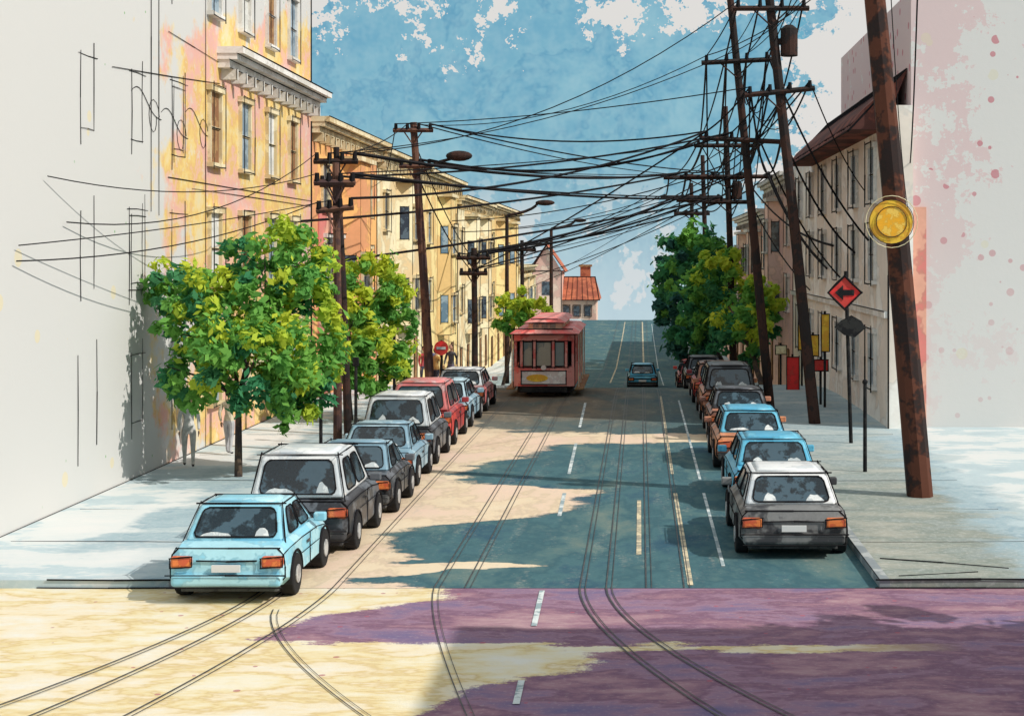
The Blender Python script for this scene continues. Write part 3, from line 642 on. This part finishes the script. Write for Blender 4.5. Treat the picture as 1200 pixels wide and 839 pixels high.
flat(g.p('disc_centre',wc('amber',(.85,.42,.03),(.9,.6,.12),4,.4)),c,[(.32*math.cos(k/n*6.283),.32*math.sin(k/n*6.283)) for k in range(n)],32.22,.04)
for rr in (.33,.48,.56):
    pts=[(c.x+rr*math.cos(k/24*6.283),32.21,c.z+rr*math.sin(k/24*6.283)) for k in range(25)]; g.p('rim_outer' if rr>.5 else 'rim',BLK if rr<.5 else OFW).path(pts,.008,n=4)
g.p('bracket',BLK).tube((c.x,32.35,c.z),(c.x-.05,32.6,c.z),.05); g.done()
def boxsign(name,x,y,Y,wd,hh,mat,postx=None):
    g=G(name); c=P(x,y,Y); g.p('panel',mat,bevel=.02).box(c.x-wd/2,c.x+wd/2,Y-.06,Y+.06,c.z-hh/2,c.z+hh/2)
    g.rect([(c.x-wd/2,Y-.08,c.z-hh/2),(c.x+wd/2,Y-.08,c.z-hh/2),(c.x+wd/2,Y-.08,c.z+hh/2),(c.x-wd/2,Y-.08,c.z+hh/2)],.02)
    px=c.x if postx is None else postx
    g.p('post',BLK).tube((px,Y+.1,gz(Y)),(px,Y+.1,c.z+hh/2+.1),.045,n=8); g.done()
boxsign('red_sign_board',929,440,60,.5,1.5,RED); boxsign('yellow_sign_board',967,390,52,.28,1.3,YE); boxsign('yellow_sign_board',953,405,57,.4,.8,YE); boxsign('red_sign_board',962,428,53,.5,.4,RED); boxsign('notice_board',915,410,66,.5,.4,OFW); boxsign('yellow_sign_board',940,395,64,.35,1.1,YE)
g=G('bollard_post'); g.p('post',BLK).tube((5.5,36.5,.1),(5.5,36.5,2.3),.05,.045,8); g.p('cap',BLK).ell((5.5,36.5,2.32),(.07,.07,.07)); g.done()
g=G('no_entry_sign'); c=P(517,408,56.5); g.p('post',BLK).tube((c.x,56.6,.1),(c.x,56.6,c.z+.3),.04)
flat(g.p('disc',RED),c,[(.27*math.cos(k/12*3.1416),.27*math.sin(k/12*3.1416)) for k in range(24)],56.5); flat(g.p('bar',WHP),c,[(-.17,-.05),(.17,-.05),(.17,.05),(-.17,.05)],56.48,.015); g.done()
for (x,Y,h) in ((462,50,3.0),(445,53,1.6),(417,46,2.0),(376,42,1.7)):
    X=(x-750)/F*Y; g=G('parking_meter' if h<2.5 else 'sign_post'); g.p('post',BLK).tube((X,Y,.1),(X,Y,h),.05,n=8); g.p('head',BLK,bevel=.02).box(X-.09,X+.09,Y-.07,Y+.07,h,h+.28); g.done()
# ---------- cars ----------
TYRE=wc('tyre_rubber',(.02,.02,.022),plain=True); HUB=wc('wheel_hub',(.5,.5,.5),(.3,.3,.32),5,.4,.5)
CG=wc('car_glass',(.012,.016,.02),(.06,.10,.13),2.2,.12,.7); ORL=wc('orange_lamp',(.80,.22,.06),(.66,.12,.05),6,.3,.5); BMP=wc('dark_bumper',(.05,.05,.055),(.1,.1,.1),3); PLT=wc('plate_white',(.7,.7,.7),plain=True)
SEAT=wc('seat_covers',(.70,.72,.72),(.5,.54,.56),5)
def paint(name,c,c2=None): 
    return wc(name,c,c2,1.3,.35,.5,off=c[0]*9)
def car(X0,Yr,paintm,L=3.7,suv=False,W=1.76,lower=None,r=.012,roofm=None,name='parked_car',z=None,rot=0,seat=True):
    zr=gz(Yr+L/2) if z is None else z
    g=G(name,(X0,Yr,zr),rot); hw=W/2; zt=1.02 if suv else .90; rf=1.78 if suv else 1.42
    st=[(0,.90,zt-.22,.42),(.06,.97,zt-.05,.28),(.35,1,zt,.22),(L*.35,1,zt+.01,.2),(L*.68,1,zt-.02,.2),(L-.35,.97,zt-.12,.22),(L-.06,.9,zt-.24,.28),(L,.82,zt-.34,.4)]
    b=g.p('body',paintm,smooth=False,bevel=.06); rings=[]
    for (y,k,t,bz) in st:
        h=hw*k; half=[(h*.86,bz),(h,bz+.12),(h*1.0,(bz+t)/2),(h*.97,t-.1),(h*.86,t)]
        ring=[(x,y,zz) for x,zz in half]+[(-x,y,zz) for x,zz in reversed(half)]
        i=len(b.v); b.v+=ring; rings.append(range(i,i+10))
    for a,c in zip(rings,rings[1:]):
        for k in range(10):
            k2=(k+1)%10; b.f.append((a[k],a[k2],c[k2],c[k]))
    b.f.append(tuple(reversed(rings[0]))); b.f.append(tuple(rings[-1]))
    for a,c in zip(rings,rings[1:]):
        for k in (3,6): g.line(b.v[a[k]],b.v[c[k]],r*.8,.004)
    for k in range(9):
        g.line(b.v[rings[1][k]],b.v[rings[1][k+1]],r,.006)
    yb0=.12 if suv else .42; yb1=L-1.0; yt0=.32 if suv else .85; yt1=L-1.75; wb=hw*.88; wt=hw*.72; zb=zt-.01
    cb=g.p('cabin',roofm or paintm,bevel=.08); lo=[(-wb,yb0,zb),(wb,yb0,zb),(wb,yb1,zb),(-wb,yb1,zb)]; hi=[(-wt,yt0,rf),(wt,yt0,rf),(wt,yt1,rf),(-wt,yt1,rf)]
    cb.hexa(lo,hi)
    rs=g.p('roof_panel',roofm or paintm,smooth=True)
    rs.hexa([(-wt*.9,yt0+.12,rf-.01),(wt*.9,yt0+.12,rf-.01),(wt*.9,yt1-.1,rf-.01),(-wt*.9,yt1-.1,rf-.01)],[(-wt*.7,yt0+.25,rf+.04),(wt*.7,yt0+.25,rf+.04),(wt*.7,yt1-.25,rf+.04),(-wt*.7,yt1-.25,rf+.04)])
    for a,c in zip(lo,hi): g.line(a,c,r,.006)
    g.rect(hi,r,.006)
    def pane(a,bb,c,d,n0,u0=.08,u1=.92,v0=.1,v1=.88):
        a,bb,c,d=map(Vector,(a,bb,c,d)); nr=(bb-a).cross(d-a).normalized()
        if nr.dot(Vector(n0))<0: nr=-nr
        def at(u,v): return a.lerp(bb,u).lerp(d.lerp(c,u),v)+nr*.008
        q=[]; cu=.07; cv_=.14
        for (cx,cy,a0) in ((u1-cu,v1-cv_,0),(u0+cu,v1-cv_,90),(u0+cu,v0+cv_,180),(u1-cu,v0+cv_,270)):
            for t in (0,45,90):
                th=math.radians(a0+t); q.append(at(cx+cu*math.cos(th),cy+cv_*math.sin(th)))
        g.p('glass',CG).poly(q); g.rect([p+nr*.006 for p in q],r,.002); return at,nr
    at,nr=pane(lo[0],lo[1],hi[1],hi[0],(0,-1,.3))
    if seat:
        sd=random.choice(((.17,.33,.15,.62,.84,.22),(.14,.40,.22,.58,.80,.13),(.2,.34,.26,.66,.86,.2),(.15,.46,.12,.70,.84,.25)))
        v=.13
        for (a0,a1,hh) in (sd[:3],sd[3:]):
            pts=[at(a0,v)+nr*.004]+[at(a0+(a1-a0)*t,v+hh*math.sin(math.pi*t)**.5*U(.7,1.1))+nr*.004 for t in (.1,.3,.5,.7,.9)]+[at(a1,v)+nr*.004]
            g.p('seat_backs',SEAT).poly(pts[::-1])
    for sgn in (1,-1):
        A,Bq,C,D=((lo[1],lo[2],hi[2],hi[1]) if sgn>0 else (lo[3],lo[0],hi[0],hi[3]))
        pane(A,Bq,C,D,(sgn,0,.2),u0=.12,u1=.48,v0=.12,v1=.86); pane(A,Bq,C,D,(sgn,0,.2),u0=.53,u1=.86,v0=.12,v1=.86)
    pane(lo[2],lo[3],hi[3],hi[2],(0,1,.3))
    zl=zt-.25
    for sgn in (-1,1):
        x0,x1=sorted((sgn*hw*.58,sgn*hw*.95)); g.p('lamps',ORL,bevel=.05).box(x0,x1,-.045,.14,zl-.10,zl+.09); g.rect([(x0,-.05,zl-.09),(x1,-.05,zl-.07),(x1,-.05,zl+.09),(x0,-.05,zl+.06)],r*.8,.008)
        x0,x1=sorted((sgn*hw*.95,sgn*(hw+.16))); g.p('mirrors',paintm,bevel=.03).box(x0,x1,L-1.35,L-1.22,zt,zt+.15)
    g.p('bumper',lower or BMP,bevel=.06).box(-hw*.93,hw*.93,-.10,.12,.27,.46); g.line((-hw*.9,-.115,.27),(hw*.9,-.115,.27),r,.006); g.line((-hw*.9,-.115,.46),(hw*.9,-.115,.46),r,.006)
    g.p('plate',PLT).box(-.22,.22,-.07,-.03,.50,.61); g.line((-hw*.5,-.02,zl+.02),(hw*.5,-.02,zl+.02),r)
    g.p('underside',BMP).box(-hw*.82,hw*.82,.15,L-.15,.16,.3)
    for yw in (.68,L-.72):
        for sgn in (-1,1):
            g.p('wheels',TYRE,bevel=.03).tube((sgn*(hw-.2),yw,.33),(sgn*(hw+.03),yw,.33),.33,n=18); g.p('hubs',HUB).tube((sgn*(hw+.027),yw,.33),(sgn*(hw+.045),yw,.33),.15,n=12)
            pts=[(sgn*(hw+.012),yw+.39*math.cos(k/10*math.pi),.33+.38*math.sin(k/10*math.pi)) for k in range(11)]; g.p('ink_lines',INK).path(pts,.022,n=4)
    for sgn in (-1,1):
        g.line((sgn*(hw+.005),L*.48,.3),(sgn*(hw+.005),L*.48,zt-.1),r*.7,.006); g.line((sgn*(hw+.005),L*.3,zt-.32),(sgn*(hw+.005),L*.75,zt-.34),r*.6,.004)
        x0,x1=sorted((sgn*(hw+.0),sgn*(hw+.025))); g.p('door_handles',BMP).box(x0,x1,L*.42,L*.42+.16,zt-.22,zt-.18)
    return g.done()
WP=paint('white_car_paint',(.80,.80,.80),(.64,.68,.72)); LB=paint('light_blue_car_paint',(.26,.60,.76),(.42,.72,.82)); DG=paint('black_car_paint',(.025,.025,.03),(.12,.13,.15))
GB=paint('grey_blue_car_paint',(.40,.54,.62),(.22,.36,.46)); RD=paint('red_car_paint',(.58,.07,.06),(.30,.04,.05)); RDP=paint('rose_car_paint',(.66,.18,.18),(.6,.36,.36)); BL=paint('blue_car_paint',(.08,.40,.62),(.14,.50,.70)); OR=paint('rust_orange_car_paint',(.66,.26,.12),(.42,.18,.12)); BRC=paint('brown_car_paint',(.44,.19,.12),(.20,.10,.08)); SIL=paint('dark_grey_car_paint',(.20,.20,.20),(.05,.05,.055))
car(-6.42,23.2,LB,3.5,lower=LB,W=1.84,r=.014); car(-6.2,26.9,DG,3.6,True,1.95,roofm=WP,r=.014); car(-6.05,30.9,DG,3.3,roofm=GB,W=1.84); car(-6.15,34.5,GB,3.4,W=1.84); car(-6.25,38.2,DG,3.6,True,1.95,roofm=WP); car(-6.25,42.2,RD,3.9,roofm=RDP,W=1.9,suv=True); car(-6.25,46.6,GB,4.0,r=.018,W=1.86); car(-6.25,51.4,RDP,4.0,r=.018,roofm=WP,W=1.86)
car(2.74,26.6,SIL,4.1,roofm=WP,W=1.95,lower=SIL,r=.014); car(2.9,31.6,BL,4.1,W=1.9,roofm=BL,suv=False); car(2.85,37.6,OR,4.2,W=1.9,roofm=BL,r=.016); car(2.95,43.6,BRC,4.0,r=.018,W=1.9,roofm=DG); car(2.95,48.8,OR,4.2,r=.02,roofm=DG,W=1.9,suv=True); car(2.9,54.6,RD,4.2,r=.02,roofm=BRC,W=1.9)
car(2.7,72,RD,4.2,r=.03); car(2.8,64,DG,4.2,r=.025)
car(.15,88,BL,4.2,r=.03,name='car')
# ---------- cable car ----------
CR=wc('cable_car_red',(.74,.14,.13),(.82,.34,.30),.9,.5); CC=wc('cable_car_cream',(.78,.68,.50),(.7,.6,.5),1.5,.6); CW=wc('cable_car_white',(.80,.76,.74),(.74,.64,.62),2)
CGL=wc('cable_car_glass',(.14,.18,.19),(.34,.31,.25),1.2,.2,.6)
g=G('cable_car',(-3.70,57.4,gz(60)),0,(1,1,.95)); hw=1.18; Lc=8.2
def oct(h,y0,y1,c): return [(-h+c,y0),(h-c,y0),(h,y0+c),(h,y1-c),(h-c,y1),(-h+c,y1),(-h,y1-c),(-h,y0+c)]
def prism(b,o,z0,z1,o2=None):
    n=len(o); i=len(b.v); o2=o2 or o
    b.v+=[(p[0],p[1],z0) for p in o]+[(p[0],p[1],z1) for p in o2]
    b.f.append(tuple(i+k for k in reversed(range(n)))); b.f.append(tuple(i+n+k for k in range(n)))
    for k in range(n): b.f.append((i+k,i+(k+1)%n,i+n+(k+1)%n,i+n+k))
prism(g.p('chassis',BLK),oct(hw*.9,.3,Lc-.3,.3),.22,.5)
prism(g.p('lower_body',CR),oct(hw,0,Lc,.28),.5,1.28)
prism(g.p('interior_dark',wc('interior',(.09,.06,.05),(.05,.04,.04),2)),oct(hw-.25,.5,Lc-.5,.2),1.281,2.4)
prism(g.p('header_band',CR),oct(hw,0,Lc,.28),2.34,2.62)
prism(g.p('roof',CR),oct(hw+.16,-.3,Lc+.3,.4),2.622,2.80,oct(hw-.1,0,Lc,.4))
prism(g.p('clerestory',CC),oct(hw*.55,.6,Lc-.6,.25),2.802,3.05)
for k in range(3): g.p('clerestory_windows',CGL).box(-.45+k*.33,-.45+k*.33+.22,.57,.60,2.84,3.02)
prism(g.p('clerestory_roof',CR),oct(hw*.68,.35,Lc-.35,.35),3.052,3.2,oct(hw*.5,.6,Lc-.6,.3))
for x in (-hw+.32,-.36,.36,hw-.32): g.p('window_posts',CR).box(x-.06,x+.06,.0,.12,1.28,2.34); g.line((x-.07,-.02,1.28),(x-.07,-.02,2.34),.02,0); g.line((x+.07,-.02,1.28),(x+.07,-.02,2.34),.02,0)
for y in [1.0,2.1,3.2,4.3,5.4,6.5,7.5]:
    for sx in (-1,1): a,c=sorted((sx*hw,sx*(hw-.1))); g.p('side_posts',CR).box(a,c,y,y+.1,1.28,2.34)
for sx in (-1,1): a,c=sorted((sx*hw,sx*(hw-.12))); g.p('window_posts',CR).box(a,c,.28,.42,1.28,2.34); g.line((sx*hw,.28,.5),(sx*hw,.28,2.6),.022,0)
for (a,c) in ((-.80,-.42),(-.30,.30),(.42,.80)): g.p('glass',CGL).box(a,c,.05,.07,1.34,2.28)
for sx in (-1,1): g.p('side_glass',CGL).box(sx*(hw-.05)-.01,sx*(hw-.05)+.01,.45,7.4,1.34,2.3)
g.p('front_panel',CW).box(-.86,.86,-.04,-.002,.60,1.14); g.rect([(-.86,-.06,.60),(.86,-.06,.60),(.86,-.06,1.14),(-.86,-.06,1.14)],.02,0)
flat(g.p('panel_emblem',YE),(-.25,0,.85),[(.42*math.cos(k/10*3.1416),.15*math.sin(k/10*3.1416)) for k in range(20)],-.055,.012)
g.p('headlamp',CW).tube((.0,-.12,1.27),(0,.0,1.27),.1,n=12); g.p('buffer',BLK).box(-.9,.9,-.22,-.05,.3,.48)
for sx in (-1,1):
    a,c=sorted((sx*hw,sx*(hw+.32))); g.p('running_board',BRN).box(a,c,.6,Lc-.6,.32,.38)
    for y in (1,3,5,7): g.p('grab_poles',CC).tube((sx*(hw+.12),y,.4),(sx*(hw+.12),y,2.62),.03)
    for y in (1.8,6.2): g.p('wheels',TYRE).tube((sx*.6,y,.3),(sx*.78,y,.3),.3,n=14)
for z in (.5,1.28,2.34,2.62): g.line((-hw+.28,-.02,z),(hw-.28,-.02,z),.022,0)
for (a,c,z) in ((-hw-.1,hw+.1,2.63),(-hw+.1,hw-.1,2.82),(-.7,.7,3.05),(-.5,.5,3.21)): g.line((a,-.31 if z<2.7 else (.0 if z<2.9 else .33),z),(c,-.31 if z<2.7 else (.0 if z<2.9 else .33),z),.028,0)
g.done()
# ---------- people ----------
SKN=wc('skin',(.48,.28,.20),plain=True,rough=.6); HAIR=wc('hair',(.04,.025,.02),plain=True)
def clothes(name,shirt,tr):
    m=bpy.data.materials.new(name); nt=NT(m); tc=nt.new('ShaderNodeTexCoord'); s=nt.sep(tc.outputs['Object']); n=nt.noise(tc.outputs['Object'],6,3,.6,.1)
    z=nt.m('ADD',s[2],nt.m('MULTIPLY',nt.m('SUBTRACT',n,.5),.02))
    c=nt.mix(nt.rng(z,.93,.94),tr,shirt); c=nt.mix(nt.rng(z,1.47,1.475),c,(.45,.27,.19)); c=nt.mix(nt.rng(z,.08,.085,1,0),c,(.03,.03,.03))
    c=nt.mix(nt.rng(n,.4,.6,0,.3),c,(.2,.2,.22)); finish(nt,c,.85,.1); return m
def person(x,y,rz,shirt,tr,stride=.18,h=1.0):
    base=gz(y)+.134
    e=bpy.data.objects.new('pedestrian',None); sc.collection.objects.link(e); e.location=(x,y,base); e.rotation_euler=(0,0,rz); e.scale=(h,h,h)
    J=[((0,0,.95),.13),((0,0,1.12),.12),((0,0,1.33),.155),((0,.0,1.46),.07),((0,-.01,1.56),.055),
       ((.10,0,.90),.10),((.10,-stride*.6,.50),.065),((.10,-stride*.7,.09),.042),((.10,-stride*.7-.15,.045),.035),
       ((-.10,0,.90),.10),((-.10,stride*.35,.50),.065),((-.10,stride,.10),.042),((-.10,stride-.14,.045),.035),
       ((.19,0,1.40),.065),((.24,.10,1.14),.047),((.24,.02,.90),.032),
       ((-.19,0,1.40),.065),((-.24,-.06,1.14),.047),((-.23,-.18,.92),.032)]
    E=[(0,1),(1,2),(2,3),(3,4),(0,5),(5,6),(6,7),(7,8),(0,9),(9,10),(10,11),(11,12),(2,13),(13,14),(14,15),(2,16),(16,17),(17,18)]
    me=bpy.data.meshes.new('body'); me.from_pydata([j[0] for j in J],E,[]); me.materials.append(clothes('clothes',shirt,tr))
    o=bpy.data.objects.new('body',me); sc.collection.objects.link(o); o.parent=e
    m=o.modifiers.new('skin','SKIN'); 
    sv=me.skin_vertices[0].data if me.skin_vertices else None
    if sv is None:
        bpy.context.view_layer.objects.active=o; bpy.ops.mesh.customdata_skin_add(); sv=me.skin_vertices[0].data
    for i,(p,r) in enumerate(J): sv[i].radius=(r,r*(.72 if i in (1,2) else 1)); 
    sv[0].use_root=True
    ss=o.modifiers.new('sub','SUBSURF'); ss.levels=1; ss.render_levels=1
    b=MB(SKN); b.ell((0,-.015,1.67),(.078,.098,.118),14,10); b.ell((0,-.115,1.655),(.014,.022,.026),6,5); b.ell((.08,0,1.665),(.012,.02,.032),6,5); b.ell((-.08,0,1.665),(.012,.02,.032),6,5); b.ell((0,-.106,1.615),(.026,.01,.008),8,5)
    for sx,hp in ((1,(.24,.02,.90)),(-1,(-.23,-.18,.92))):
        b.ell((hp[0],hp[1]-.01,hp[2]-.06),(.022,.042,.05),8,6)
        for k in range(4):
            yy=hp[1]-.04+k*.02; l=(.06,.075,.07,.055)[k]; b.path([(hp[0],yy,hp[2]-.09),(hp[0]-sx*.004,yy-.003,hp[2]-.09-l*.5),(hp[0]-sx*.015,yy-.008,hp[2]-.09-l)],.009,.007,5)
        b.path([(hp[0],hp[1]-.045,hp[2]-.04),(hp[0]-sx*.01,hp[1]-.07,hp[2]-.075),(hp[0]-sx*.015,hp[1]-.07,hp[2]-.105)],.011,.008,5)
    b.obj('head_and_hands',e,smooth=True)
    b=MB(HAIR); b.ell((0,.02,1.70),(.088,.098,.105),14,10); b.obj('hair',e,smooth=True)
    b=MB(INK); b.ell((.03,-.108,1.68),(.012,.006,.007),6,4); b.ell((-.03,-.108,1.68),(.012,.006,.007),6,4); b.obj('eyes',e)
person(-11.3,37.4,.3,(.72,.71,.68),(.62,.60,.56)); person(-10.9,39.6,2.8,(.70,.62,.45),(.5,.5,.52),.1,.97)
person(-8.4,60,0,(.10,.12,.25),(.04,.04,.06),.15); person(-8.9,61.5,.5,(.55,.06,.06),(.05,.05,.08),.1,.95); person(-8.1,64,-.4,(.06,.06,.07),(.12,.10,.16),.2); person(-7.9,57.8,2.6,(.55,.32,.10),(.03,.03,.05),.16,.98)
